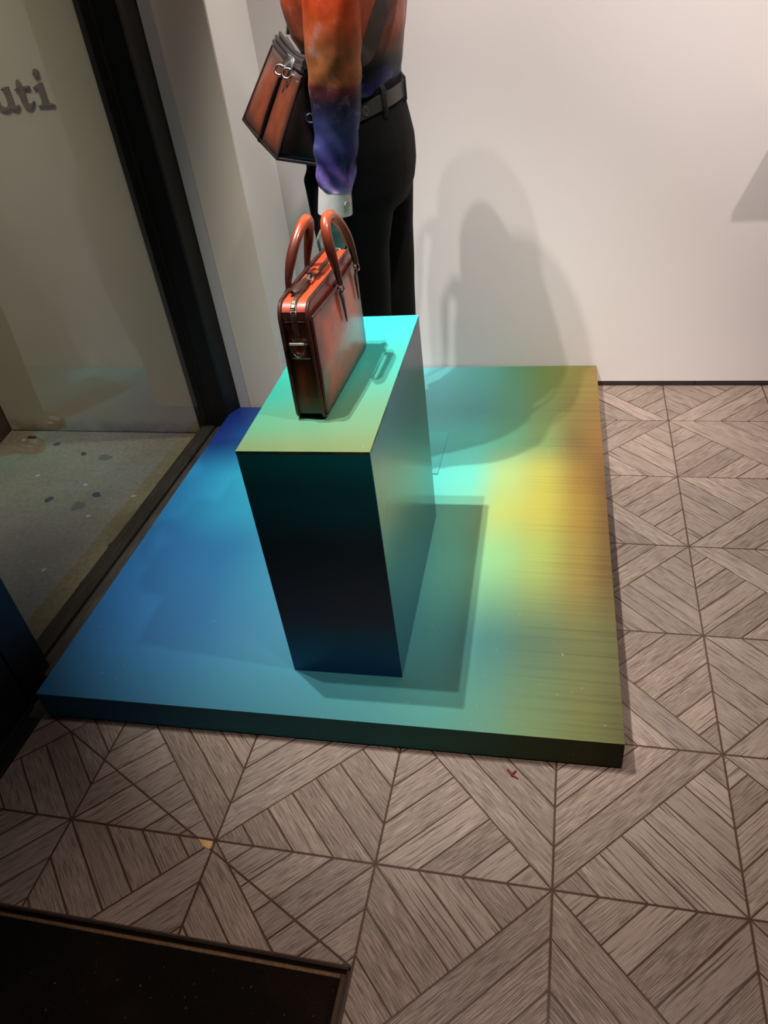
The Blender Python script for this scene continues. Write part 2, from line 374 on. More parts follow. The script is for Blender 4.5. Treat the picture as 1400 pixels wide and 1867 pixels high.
struct(MB().box((-1.0, -9.2, 0), (9.7, -9, 10.7)).build('wall_front', M_FARW))
struct(MB().box((-1.1, -9.2, 10.7), (9.7, WY + .3, 10.9)).build('ceiling', M_CEIL))

struct(MB().box((4.77, 4.95, 2.60), (6.6, WY+.01, 2.68)).build('wall_ledge', M_WALL, bevel=.006))     # unseen display ledge on the back wall, inferred from its shadow
# floor: joint bed plus planks
floor = struct(MB().box((-.67, -.56, -.12), (9.5, WY + .05, -.004)).box((1.99, -9, -.12), (9.5, -.56, -.004)).box((-.67, -9, -.12), (1.99, -.56, -.06)).build('floor', M_GROUT))
def clip(poly, a, b, c):                                      # keep a*x+b*y>=c
    out = []
    for i in range(len(poly)):
        p, q = poly[i], poly[(i+1) % len(poly)]; dp = a*p[0]+b*p[1]-c; dq = a*q[0]+b*q[1]-c
        if dp >= 0: out.append(p)
        if (dp < 0) != (dq < 0): t = dp/(dp-dq); out.append((p[0]+(q[0]-p[0])*t, p[1]+(q[1]-p[1])*t))
    return out
def parea(p): return abs(sum(p[i][0]*p[(i+1) % len(p)][1]-p[(i+1) % len(p)][0]*p[i][1] for i in range(len(p))))/2
G1, G2 = .0058, .0042                                        # half joints, tile and strip (tiles)
sq = [(G1, G1), (1-G1, G1), (1-G1, 1-G1), (G1, 1-G1)]
strips = []
r2 = math.sqrt(2)
for k in range(4):
    p = clip(clip(sq, -1, 1, k/4 + G2*r2), 1, -1, -(k+1)/4 + G2*r2); strips.append((p, (1, 1)))
for k in range(8):
    p = clip(clip(clip(sq, 1, -1, G2*r2), 1, 1, k/4 + G2*r2), -1, -1, -(k+1)/4 + G2*r2); strips.append((p, (1, -1)))
sA, sB = (-.515, .697), (1.979, -.552); sn = (sB[1]-sA[1], -(sB[0]-sA[0])); sl = math.hypot(*sn); sn = (-sn[0]/sl, -sn[1]/sl); scn = sn[0]*sA[0]+sn[1]*sA[1]
pieces = []
for i in range(-1, 8):
    for j in range(-5, 6):
        fx = (i - 3) % 2; fy = j % 2
        for k, (p, d) in enumerate(strips):
            q = [((1-x if fx else x), (1-y if fy else y)) for x, y in p]; d2 = (-d[0] if fx else d[0], -d[1] if fy else d[1])
            wq = [(x+i, y+j) for x, y in q]; n0 = len(wq); a0 = parea(wq)
            res = [wq]
            c = [clip(r, 1, 0, -.665) for r in res]; c = [clip(r, 0, -1, -(WY-.002)) for r in c if len(r) > 2]
            res = []
            for r in c:                                       # mat well
                if len(r) < 3: continue
                a = clip(r, 0, 1, -.553); b = clip(clip(r, 0, -1, .553), 1, 0, 1.997)
                if i >= 2: res.append(r); continue
                res += [z for z in (a, b) if len(z) > 2 and parea(z) > 2e-4]
            fin = []
            for r in res:                                     # straight saw cut running to the corner of the mat
                if min(x for x, y in r) > 2.0 or max(y for x, y in r) > 1.1: fin.append((r, 0)); continue
                a = clip(r, sn[0], sn[1], scn + .0045); b = clip(r, -sn[0], -sn[1], -scn + .0045)
                if len(a) > 2 and parea(a) > 2e-4: fin.append((a, 0))
                if len(b) > 2 and parea(b) > 2e-4: fin.append((b, 1))
            for r, low in fin:
                if all(-.4 < x < 3.15 and 1.0 < y < 5.6 for x, y in r): continue      # below the platform
                key = (k, fx, fy) if abs(parea(r)-a0) < 1e-6 else None
                cx = sum(x for x, y in r)/len(r); cy = sum(y for x, y in r)/len(r)
                pp = [px((x, y, 0)) for x, y in r]; vis = 0
                if all(pp):
                    cl = clip(clip(clip(clip(pp, 1, 0, 0), -1, 0, -1400), 0, 1, 0), 0, -1, -1867); vis = parea(cl) if len(cl) > 2 else 0
                if cx > 6.3 and vis == 0: pass
                pieces.append((vis, r, d2, key, (i, j), low))
pieces.sort(key=lambda t: -t[0])
def plank_geo(poly, d, org):
    L = math.hypot(*d); d = (d[0]/L, d[1]/L); n = len(poly); ar = sum(poly[i][0]*poly[(i+1) % n][1]-poly[(i+1) % n][0]*poly[i][1] for i in range(n))
    if ar < 0: poly = poly[::-1]
    ch = .003; ins = poly
    for i in range(n):
        p, q = poly[i], poly[(i+1) % n]; ex, ey = q[0]-p[0], q[1]-p[1]; l = math.hypot(ex, ey)
        if l < 1e-5: continue
        nx, ny = -ey/l, ex/l; ins2 = clip(ins, nx, ny, nx*p[0]+ny*p[1]+ch); ins = ins2 if len(ins2) > 2 else ins
    if len(ins) != n: ins = [(p[0]+(sum(a for a, b in poly)/n-p[0])*.02, p[1]+(sum(b for a, b in poly)/n-p[1])*.02) for p in poly]
    else:                                                     # match ring order
        k0 = min(range(n), key=lambda k: (ins[k][0]-poly[0][0])**2+(ins[k][1]-poly[0][1])**2); ins = ins[k0:]+ins[:k0]
    vs = [(x, y, -.012) for x, y in poly]+[(x, y, -.002) for x, y in poly]+[(x, y, 0) for x, y in ins]
    fs = [(a*n+i, a*n+(i+1) % n, (a+1)*n+(i+1) % n, (a+1)*n+i) for a in (0, 1) for i in range(n)]+[tuple(range(2*n, 3*n))]
    uv = [((x*d[0]+y*d[1])*S, (-x*d[1]+y*d[0])*S) for x, y, z in vs]
    return vs, fs, uv
cache = {}
rest = MB()
for idx, (vis, r, d, key, (i, j), low) in enumerate(pieces):
    loc = r if key is None else [(x-i, y-j) for x, y in r]
    off = (i, j) if key else (r[0][0], r[0][1])
    if key is None: loc = [(x-off[0], y-off[1]) for x, y in r]
    dz = random.uniform(-.0008, .0008) - low*.003
    if idx < 298:
        if key in cache and key: me = cache[key]; o = bpy.data.objects.new('plank', me); COL.objects.link(o); o.parent = floor
        else:
            vs, fs, uv = plank_geo(loc, d, off); o = MB().add(vs, fs, uv).build('plank', M_PLANK, floor, fixn=False)
            if key: cache[key] = o.data
        o.location = (off[0]*S, off[1]*S, dz*S)
    else:
        vs, fs, uv = plank_geo(loc, d, off); ru, rv = random.uniform(0, 40), random.uniform(0, 90)
        rest.add([(x+off[0], y+off[1], z+dz) for x, y, z in vs], fs, [(a+ru, b+rv) for a, b in uv])
o = rest.build('small_planks', M_PLANK, floor, fixn=False); o['kind'] = 'stuff'
# chipped corner by the cut: bare pale wood shows
MB().prism([(.885, -.006), (.985, -.010), (.985, -.058), (.945, -.050)], lambda p, d: (p[0], p[1], d), -.004, .001).build('chipped_corner', plain('raw pale wood', srgb(206, 160, 96), .7, 0, .2, 60, .2), floor)['label'] = 'chipped corner of bare pale wood in a joint'
# threshold along the shop front
struct(MB().box((-.785, -9, -.1), (-.672, .70, .012)).build('trim_2', M_BLACK, bevel=.004))

# shop window (glass, posts, sill)
win = struct_empty('window_1')
def gx(y): return -.885 + .016 * (y - 1.1)                    # glass line runs a touch askew
def run(mb, x0, x1, z0, z1, y0, y1):
    return mb.add([(gx(y0)+x0, y0, z0), (gx(y0)+x1, y0, z0), (gx(y1)+x1, y1, z0), (gx(y1)+x0, y1, z0), (gx(y0)+x0, y0, z1), (gx(y0)+x1, y0, z1), (gx(y1)+x1, y1, z1), (gx(y1)+x0, y1, z1)],
                  [(0,3,2,1),(4,5,6,7),(0,1,5,4),(1,2,6,5),(2,3,7,6),(3,0,4,7)])
run(MB(), -.17, -.014, 0, .12, 1.0, 4.66).build('outer_sill', M_SILL, win, bevel=.006)
run(MB(), .012, .30, 0, .11, 1.0, 4.74).build('inner_sill', M_SILL, win, bevel=.005)
run(MB(), -.014, .012, 0, .085, 1.0, 4.66).build('gasket', M_GASKET, win)
run(MB(), -.008, .006, .085, 10.6, 1.0, 4.66).build('glass_pane', M_GLASS, win)
MB().box((-1.04, 4.60, 0), (-.905, 4.78, 10.7)).build('glazing_stop', M_BLACK, win, bevel=.006)
MB().box((-.906, 4.606, 0), (-.884, 4.78, 10.7)).build('gasket', M_GASKET, win)
MB().prism([(-.885, 4.60), (-.66, 4.60), (-.645, 4.62), (-.57, 4.80), (-.885, 4.80)], lambda p, d: (p[0], p[1], d), 0, 10.7).build('corner_post', M_BLACK, win, bevel=.006)
MB().box((-1.05, .80, 0), (-.79, 1.10, 10.7)).build('near_post', M_BLACK, win, bevel=.006)
# glazed shop door nearer the camera
door = struct_empty('door_1')
MB().box((-1.0, .45, .03), (-.795, .792, 9.0)).build('stile', M_BLACK, door, bevel=.006)
MB().box((-1.0, -1.9, .03), (-.795, .448, .85)).build('bottom_rail', M_BLACK, door, bevel=.006)
MB().box((-1.0, -2.2, .03), (-.795, -1.902, 9.0)).build('stile', M_BLACK, door, bevel=.006)
MB().box((-.92, -1.9, .85), (-.88, .45, 9.0)).build('glass_pane', M_GLASS, door)
MB().box((-.80, -9, 0), (-.78, .79, .03)).build('sweep', M_GASKET, door)
win2 = struct_empty('window_2')
MB().box((-.92, -9, .1), (-.88, -2.2, 10.6)).build('glass_pane', M_GLASS, win2)
MB().box((-1.0, -9, 0), (-.8, -2.2, .1)).build('sill', M_BLACK, win2)
MB().box((-1.0, -2.2, 9.0), (-.795, .80, 9.2)).build('door_head', M_BLACK, win2)
MB().box((-.92, -2.2, 9.2), (-.88, .80, 10.6)).build('glass_pane', M_GLASS, win2)

# outside
struct(MB().box((-12, -9, -.3), (-.79, 4.9, -.002)).build('pavement', M_PAVE))
struct(MB().box((-3.55, 4.62, .008), (-.9, 5.0, 10.7)).build('wall_outside', M_OUTW, bevel=.006))
struct(MB().prism([(-3.56, 4.62), (-3.50, 4.2), (-3.5, 2.2), (-4.6, 2.2), (-4.6, 5.0), (-3.56, 5.0)], lambda p, d: (p[0], p[1], d), 0, 10.7).build('wall_outside_side', M_PIER, bevel=.01))

# raised letters on the outside wall
sign = thing('wall_lettering', 'raised dark serif letters on the outside stone wall behind the glass', 'sign', (-1.8, 4.62, 3.385))
LH = .178                                                     # x-height
def letter(polys, x0, zoff=0, k=1):
    mb = MB()
    for poly in polys: mb.prism([(x0+a*LH, 3.385+b*LH+zoff) for a, b in poly], lambda p, d: (p[0], d, p[1]), 4.602, 4.619)
    return mb.build('letter', M_LETTER, sign, (-1.8, 4.62, 3.385), bevel=.004)
def arc(cx, cy, rx, ry, a0, a1, n=8): return [(cx+rx*math.cos(math.radians(a0+(a1-a0)*t/n)), cy+ry*math.sin(math.radians(a0+(a1-a0)*t/n))) for t in range(n+1)]
letter([[(0, 0), (.9, 0), (.9, .06), (.64, .12), (.64, 1.5), (.56, 1.52), (.08, 1.36), (.08, 1.3), (.3, 1.28), (.3, .12), (0, .06)]], -2.275)
letter([[(-.12, .78), (.06, .98), (.3, 1.03), (.34, 1.0), (.34, .36)] + arc(.58, .36, .24, .22, 180, 300, 6) + [(.78, .3), (.78, .86), (.66, .86), (.66, .94), (.9, 1.02), (1.12, 1.02), (1.12, .2), (1.2, .14), (1.34, .2), (1.38, .12)] + arc(1.1, .08, .24, .14, -10, -130, 5) + [(.84, .06), (.74, .0), (.5, -.06), (.26, .0), (.08, .16), (.03, .4), (.02, .84), (-.1, .72)]], -2.105)
letter([[(0, .86), (.0, .80), (.16, .82), (.16, .26)] + arc(.46, .22, .28, .27, 175, 300, 7) + [(.80, .12), (.9, .26), (.84, .30), (.72, .2), (.6, .16), (.5, .24), (.5, .82), (.84, .82), (.9, .9), (.84, .97), (.5, .95), (.48, 1.1), (.38, 1.26), (.28, 1.26), (.2, 1.1), (.16, .92)]], -1.855)
il = letter([[(.05, 0), (1.0, 0), (1.0, .06), (.76, .12), (.70, .2), (.70, 1.02), (.62, 1.06), (.1, .86), (.1, .80), (.34, .80), (.34, .2), (.28, .1), (.05, .06)], [(.52+.18*math.cos(q)*(1+.15*math.sin(2*q)), 1.44+.2*math.sin(q)) for q in [2*math.pi*t/14 for t in range(14)]]], -1.685)

# doormat in its well
mt = thing('doormat', 'black brown doormat sunk into the floor at the bottom left', 'doormat', (.6, -1.6, -.06))
nx_, ny_ = 110, 90; mb = MB(); vs = []; 
for b in range(ny_+1):
    for a in range(nx_+1):
        x = -.66+2.60*a/nx_; y = -3.4+2.80*b/ny_
        ed = noise.noise(Vector((x*30, y*4, 0)))*.010 + noise.noise(Vector((x*110, 3, 0)))*.006
        yy = y + (ed if b == ny_ else 0); z = -.012 + .006*noise.noise(Vector((x*60, y*60, 0)))
        if b == ny_ or a == nx_: z = -.045
        vs.append((x, yy, z))
mb.add(vs, [(b*(nx_+1)+a, b*(nx_+1)+a+1, (b+1)*(nx_+1)+a+1, (b+1)*(nx_+1)+a) for b in range(ny_) for a in range(nx_)])
mb.box((-.66, -3.4, -.059), (1.93, -.62, -.046)); mb.build('pile', M_PILE, mt, (.6, -1.6, -.06), True, fixn=False)
MB().box((-.66, -.612, -.059), (1.94, -.592, -.022)).build('frayed_edge', M_JUTE, mt, (.6, -1.6, -.06), bevel=.006)['label'] = 'frayed tan backing along the mat edge'
MB().box((-.66, -.576, -.059), (1.985, -.562, .003)).build('edging_strip', M_EDGE, mt, (.6, -1.6, -.06), bevel=.002)
MB().box((1.976, -3.4, -.059), (1.990, -.577, .003)).build('edging_strip', M_EDGE, mt, (.6, -1.6, -.06), bevel=.002)

# ------------------------------------------------------------------ platform
PK = .80
US = [0, .2, .4, .58, .70, .78, .86, .94, 1.0]
VS = [0, .16, .33, .45, .56, .68, .80, 1.0]
C = [  # print colours; the brown back-right patch also has cast shadow painted in
 [(44,112,156),(44,110,146),(52,122,138),(60,132,134),(70,140,128),(86,140,116),(104,132,86),(108,114,62),(92,92,50)],
 [(32,96,150),(42,104,152),(62,132,160),(66,146,158),(80,156,152),(66,122,114),(84,112,86),(104,110,66),(96,96,56)],
 [(26,90,142),(36,106,150),(60,150,172),(70,165,172),(116,206,178),(150,206,138),(172,190,98),(158,136,62),(114,88,46)],
 [(26,104,154),(42,144,174),(70,170,180),(84,190,180),(134,216,172),(190,206,110),(196,188,80),(164,134,54),(118,86,42)],
 [(28,118,168),(46,160,182),(80,190,186),(92,214,204),(112,222,198),(176,206,128),(186,182,82),(148,116,48),(112,80,38)],
 [(20,44,112),(30,100,150),(80,160,170),(90,196,190),(96,196,176),(106,174,134),(118,146,88),(112,94,46),(132,94,42)],
 [(16,32,100),(28,84,136),(80,150,160),(90,160,160),(84,150,146),(90,150,118),(108,132,78),(118,104,50),(128,98,48)],
 [(32,96,148),(52,124,148),(84,170,176),(98,178,180),(88,164,150),(86,144,104),(104,132,64),(122,122,56),(132,110,52)]]
def smooth_at(knots, x):
    for i in range(len(knots)-1):
        if x <= knots[i+1] or i == len(knots)-2:
            t = (x-knots[i])/(knots[i+1]-knots[i]); t = min(1, max(0, t)); return i, t*t*(3-2*t)*.6+t*.4
CL = [[Vector(srgb(*c)) for c in row] for row in C]
def pcol(u, v):
    u2 = min(1, max(0, u+.012*noise.noise(Vector((u*5, v*5, 1))))); v2 = min(1, max(0, v+.02*noise.noise(Vector((u*4, v*5, 5)))))
    i, a = smooth_at(US, u2); j, b = smooth_at(VS, v2)
    c = (CL[j][i]*(1-a)+CL[j][i+1]*a)*(1-b)+(CL[j+1][i]*(1-a)+CL[j+1][i+1]*a)*b
    return tuple(c*PK)
PF = [Vector((-.618, .732)), Vector((3.393, .815)), Vector((3.283, 5.74)), Vector((-.655, 5.70))]
def pmap(u, v): return (PF[0]*(1-u)+PF[1]*u)*(1-v)+(PF[3]*(1-u)+PF[2]*u)*v
plat = thing('display_platform', 'low wide platform printed in blue teal and yellow on the wooden floor', 'platform', (-.60, .715, 0))
PO = (-.60, .715, 0); un, vn = .168, .815; NU, NV = 90, 100
ul = sorted(set([round(i/NU, 5) for i in range(NU+1)]+[un])); vl = sorted(set([round(j/NV, 5) for j in range(NV+1)]+[vn]))
mb = MB(); idm = {}; ZT, ZB = .25, .014; vs = []; cs = []; fs = []
def vid(i, j):
    if (i, j) not in idm: p = pmap(ul[i], vl[j]); idm[(i, j)] = len(vs); vs.append((p.x, p.y, ZT)); cs.append(pcol(ul[i], vl[j]))
    return idm[(i, j)]
for j in range(len(vl)-1):
    for i in range(len(ul)-1):
        if ul[i] < un-1e-6 and vl[j] > vn-1e-6: continue
        fs.append((vid(i, j), vid(i+1, j), vid(i+1, j+1), vid(i, j+1)))
mb.add(vs, fs, None, cs); mb.build('top_panel', M_PRINT, plat, PO, fixn=False)
def side(name, pts):
    m_ = MB(); v_ = []; c_ = []
    for (u, v) in pts:
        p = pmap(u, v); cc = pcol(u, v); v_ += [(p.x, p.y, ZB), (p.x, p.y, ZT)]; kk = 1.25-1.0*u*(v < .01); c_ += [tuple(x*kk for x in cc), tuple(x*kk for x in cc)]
    m_.add(v_, [(2*k, 2*k+2, 2*k+3, 2*k+1) for k in range(len(pts)-1)], None, c_); return m_.build(name, M_PRINTS, plat, PO, fixn=False)
L_ = lambda a, b, n=40: [(a[0]+(b[0]-a[0])*t/n, a[1]+(b[1]-a[1])*t/n) for t in range(n+1)]
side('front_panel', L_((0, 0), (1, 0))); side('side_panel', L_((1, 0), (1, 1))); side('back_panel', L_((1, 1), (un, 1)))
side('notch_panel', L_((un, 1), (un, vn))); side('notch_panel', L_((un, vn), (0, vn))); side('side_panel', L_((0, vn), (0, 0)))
ki = [(.012, .01), (.988, .01), (.988, .99), (un+.012, .99), (un+.012, vn-.01), (.012, vn-.01)]
MB().prism([tuple(pmap(*q)) for q in ki], lambda p, d: (p[0], p[1], d), .0005, .24).build('kick_frame', M_KICK, plat, PO)

# ------------------------------------------------------------------ plinth
PR = math.radians(1.3); PW, PD, ZP0, ZP1 = .767, 1.79, .2505, 2.07
pl = thing('display_plinth', 'tall narrow teal plinth standing on the printed platform under the briefcase', 'plinth', (1.198, 1.152, ZP0), PR)
PH = ZP1-ZP0
def gridpanel(name, fn, cfn, nu=24, nv=24):
    m_ = MB(); v_ = [fn(i/nu, j/nv) for j in range(nv+1) for i in range(nu+1)]; c_ = [cfn(i/nu, j/nv) for j in range(nv+1) for i in range(nu+1)]
    m_.add(v_, [(j*(nu+1)+i, j*(nu+1)+i+1, (j+1)*(nu+1)+i+1, (j+1)*(nu+1)+i) for j in range(nv) for i in range(nu)], None, c_)
    return m_.build(name, M_PRINT3 if name == 'side_panel' else M_PRINT2, pl, fixn=False, solid=.02)
def lerpc(stops, t):
    for (a, ca), (b, cb) in zip(stops, stops[1:]):
        if t <= b: k = (t-a)/(b-a); k = max(0, k); k = k*k*(3-2*k); return Vector(srgb(*ca))*(1-k)+Vector(srgb(*cb))*k
    return Vector(srgb(*stops[-1][1]))
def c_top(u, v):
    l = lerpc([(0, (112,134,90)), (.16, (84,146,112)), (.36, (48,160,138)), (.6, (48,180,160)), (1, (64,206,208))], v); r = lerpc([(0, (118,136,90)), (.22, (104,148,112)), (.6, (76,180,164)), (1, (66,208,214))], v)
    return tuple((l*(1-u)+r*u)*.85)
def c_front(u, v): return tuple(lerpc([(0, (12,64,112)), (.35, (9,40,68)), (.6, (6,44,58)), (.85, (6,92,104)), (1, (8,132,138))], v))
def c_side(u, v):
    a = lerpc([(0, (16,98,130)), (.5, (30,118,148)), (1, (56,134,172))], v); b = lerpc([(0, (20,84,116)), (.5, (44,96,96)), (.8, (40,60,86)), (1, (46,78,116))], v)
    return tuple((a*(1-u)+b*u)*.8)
e = .003
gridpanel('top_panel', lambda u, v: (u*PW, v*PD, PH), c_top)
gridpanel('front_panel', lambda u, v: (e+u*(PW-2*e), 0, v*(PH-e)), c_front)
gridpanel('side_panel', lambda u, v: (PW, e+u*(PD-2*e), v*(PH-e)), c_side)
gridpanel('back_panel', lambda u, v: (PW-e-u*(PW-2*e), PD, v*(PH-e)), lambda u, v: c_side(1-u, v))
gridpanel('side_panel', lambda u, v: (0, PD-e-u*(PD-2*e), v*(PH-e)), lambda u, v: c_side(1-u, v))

# ------------------------------------------------------------------ briefcase (local: x thickness, y length, z up)
BR_ = math.radians(-1.6); BT, BL_, BH = .165, .94, .665
bc = thing('briefcase', 'glossy cognac brown leather briefcase with two handles standing on the plinth', 'briefcase', (1.463, 1.497, ZP1+.0095), BR_)
def rrect(y0, y1, z0, z1, r_top, r_bot, n=6):
    pts = []
    for (cy, cz, r, a0) in ((y1-r_top, z1-r_top, r_top, 0), (y0+r_top, z1-r_top, r_top, 90), (y0+r_bot, z0+r_bot, r_bot, 180), (y1-r_bot, z0+r_bot, r_bot, 270)):
        for t in range(n+1): a = math.radians(a0+90*t/n); pts.append((cy+r*math.cos(a), cz+r*math.sin(a)))
    return pts
LEAN = .05                                                    # the filled bag leans back a little towards its far end
def lean(p): return Vector((p[0]-.015*(p[2]/BH), p[1]+LEAN*(p[2]/BH), p[2]))
RT, RB = .085, .045
outl = rrect(0, BL_, 0, BH, RT, RB)
n_ = len(outl)
def bfac(y, z): return max(0, math.sin(math.pi*min(1, max(0, y/BL_))))*max(0, math.sin(math.pi*min(1, max(0, z/BH*.85))))
# gusset shell running round the outline, split in top, ends and bottom
def gstrip(name, idx, mat, x0=.012, x1=BT-.012, inset=.006, nseg=6):
    m_ = MB(); rs = []
    for k in idx:
        y, z = outl[k % n_]; cy, cz = BL_/2, BH/2; y2 = y+(cy-y)*inset*2; z2 = z+(cz-z)*inset*2
        rs.append([lean((x0+(x1-x0)*t/nseg, y2, z2)) for t in range(nseg+1)])
    m_.rings(rs, cap=False, closed=False); return m_.build(name, mat, bc, smooth=True, fixn=True)
def dens(a, b, n):                                            # extra points on the long straight runs
    return [(a[0]+(b[0]-a[0])*t/n, a[1]+(b[1]-a[1])*t/n) for t in range(1, n)]
o2 = []
for k in range(n_): o2.append(outl[k]); q = outl[(k+1) % n_]; o2 += dens(outl[k], q, 10) if math.hypot(q[0]-outl[k][0], q[1]-outl[k][1]) > .2 else []
outl = o2; n_ = len(outl)
def sel(cond): return [k for k in range(n_) if cond(*outl[k])]
top_i = sel(lambda y, z: z > BH-RT*.55); top_i.sort(key=lambda k: -outl[k][0])
near_i = sel(lambda y, z: y < BL_/2 and RB*.4 < z <= BH-RT*.5); near_i.sort(key=lambda k: -outl[k][1])
far_i = sel(lambda y, z: y > BL_/2 and RB*.4 < z <= BH-RT*.5); far_i.sort(key=lambda k: -outl[k][1])
bot_i = sel(lambda y, z: z <= RB*.5); bot_i.sort(key=lambda k: outl[k][0])
gstrip('top_gusset', top_i, M_BRIEFTOP); gstrip('end_gusset', near_i, M_BRIEFEND); gstrip('end_gusset', far_i, M_BRIEFEND); gstrip('base', bot_i, M_BAGD)
def bface(name, x, sgn, z0, z1, mat, bulge, y0=0.0, y1=BL_, off=0):
    m_ = MB(); nu, nv = 30, 22; vs_ = []; uv_ = []
    for b in range(nv+1):
        z = z0+(z1-z0)*b/nv
        ya, yb = y0, y1
        if z > BH-RT: d = RT-math.sqrt(max(0, RT**2-(z-(BH-RT))**2)); ya += d; yb -= d
        if z < RB: d = RB-math.sqrt(max(0, RB**2-(RB-z)**2)); ya += d; yb -= d
        for a in range(nu+1):
            y = ya+(yb-ya)*a/nu; vs_.append(lean((x+sgn*(off+bulge*bfac(y, z)), y, z))); uv_.append((a/nu, b/nv))
    f_ = [(b*(nu+1)+a, b*(nu+1)+a+1, (b+1)*(nu+1)+a+1, (b+1)*(nu+1)+a) for b in range(nv) for a in range(nu)]
    if sgn < 0: f_ = [q[::-1] for q in f_]
    m_.add(vs_, f_, uv_); return m_.build(name, mat, bc, smooth=True, fixn=False, solid=.012)
PT = BH-.075
bface('side_panel', BT, 1, 0.0, BH, M_STRIP, .018); bface('side_panel', 0, -1, 0.0, BH, M_BRIEF, .018)
bface('slip_pocket', BT, 1, .012, PT, M_BRIEF, .024, .012, BL_-.012, .012)
def ysurf(y, z, sgn): return (BT+.024*bfac(y, z)+.014) if sgn > 0 else -.018*bfac(y, z)-.003
MB().tube([lean((ysurf(y, PT, 1)+.001, y, PT)) for y in [.014+(BL_-.028)*t/20 for t in range(21)]], .006, 6).build('pocket_edge', M_PIPE, bc, smooth=True)
for xx, sg in ((.004, -1), (BT-.004, 1)):
    pts = [lean((xx+sg*.018*bfac(y, z), y, z)) for y, z in outl]+[lean((xx+sg*.018*bfac(*outl[0]), *outl[0]))]
    MB().tube(pts, .0105, 8, cap=False).build('piping', M_PIPE, bc, smooth=True)
# zip: tape, teeth, slider, puller
zi = [k for k in near_i if outl[k][1] > .43][::-1]; zpath = [outl[k] for k in zi]
zl = sorted([outl[k] for k in top_i], key=lambda p: p[0])
zp = [(y, z) for y, z in zpath if y < .02 or z < BH-.03]+[q for q in zl]
zt = []
for y, z in zp:
    cy, cz = BL_/2, BH/2; zt.append((y+(cy-y)*.004, z+(cz-z)*.004))
m_ = MB(); m_.rings([[lean((BT/2-.017+.034*t/3, y, z)) for t in range(4)] for y, z in zt], False, False); m_.build('zip_tape', M_PIPE, bc, smooth=True, solid=.004)
m_ = MB(); tot = 0
for (y0, z0), (y1, z1) in zip(zt, zt[1:]):
    L = math.hypot(y1-y0, z1-z0); k = max(1, int(L/.009))
    for t in range(k):
        f = t/k; y = y0+(y1-y0)*f; z = z0+(z1-z0)*f; ty, tz = (y1-y0)/max(L, 1e-6), (z1-z0)/max(L, 1e-6); ny, nz = -tz, ty
        c0 = Vector((BT/2, y+ny*.003, z+nz*.003)); T = Vector((0, ty, tz))*.0032; Nn = Vector((0, ny, nz))*.006; X = Vector((.0085, 0, 0))
        m_.add([lean(c0+X*a+T*b+Nn*c) for c in (0, 1) for b in (-1, 1) for a in (-1, 1)], [(0,1,3,2),(4,6,7,5),(0,4,5,1),(2,3,7,6),(0,2,6,4),(1,5,7,3)])
o = m_.build('zip_teeth', M_ZIP, bc); o['kind'] = 'stuff'
zs = BH+.006
sl_ = MB().box((BT/2-.026, .285, zs), (BT/2+.026, .345, zs+.022)).box((BT/2-.009, .27, zs+.022), (BT/2+.009, .34, zs+.036)).build('zip_slider', M_SILVER, bc, bevel=.006)
for v in sl_.data.vertices: v.co = lean(v.co/S)*S
def pullpt(u): return (BT/2-.03*u, .27-.15*u, zs+.03-.015*u)
pm = MB(); pm.rings([[lean(Vector(pullpt(u))+Vector((math.cos(q)*w_, 0, math.sin(q)*.010))) for q in [2*math.pi*t/10 for t in range(10)]] for u, w_ in ((0, .012), (.2, .024), (.6, .034), (.9, .026), (1, .012))]); pm.build('zip_puller', M_PIPE, bc, smooth=True)
pm = MB(); pm.rings([[lean(Vector((BT/2+.004, .345+.08*u, zs+.026))+Vector((math.cos(q)*w_, 0, math.sin(q)*.012))) for q in [2*math.pi*t/10 for t in range(10)]] for u, w_ in ((0, .014), (.3, .034), (.7, .036), (1, .016))]); pm.build('zip_tab', M_HANDLE, bc, smooth=True)
# end tab and D ring
m_ = MB(); m_.patch(lean((.022, .002, .36)), lean((BT-.022, .002, .36)), lean((BT-.022, .002, .45)), lean((.022, .002, .45)), 6, 6); 
m_.build('end_tab', M_BRIEFEND, bc, smooth=True, solid=.004)
dr = lean((BT/2, -.014, .455))
m_ = MB(); m_.tube([dr+Vector((-.043, 0, 0)), dr+Vector((.043, 0, 0))], .006, 8); m_.tube([dr+Vector((.043*math.cos(a), -.012*math.sin(-a), .072*math.sin(a))) for a in [-math.pi*t/14 for t in range(15)]], .005, 8)
m_.build('d_ring', M_SILVER, bc, smooth=True)
m_ = MB(); 
for s_ in (-1, 1): m_.tube([lean((BT/2+s_*.02, .006, BH-RT-.01)), lean((BT/2+s_*.062, .008, BH-RT-.014))], .003, 6)
m_.build('stitching', M_GASKET, bc)
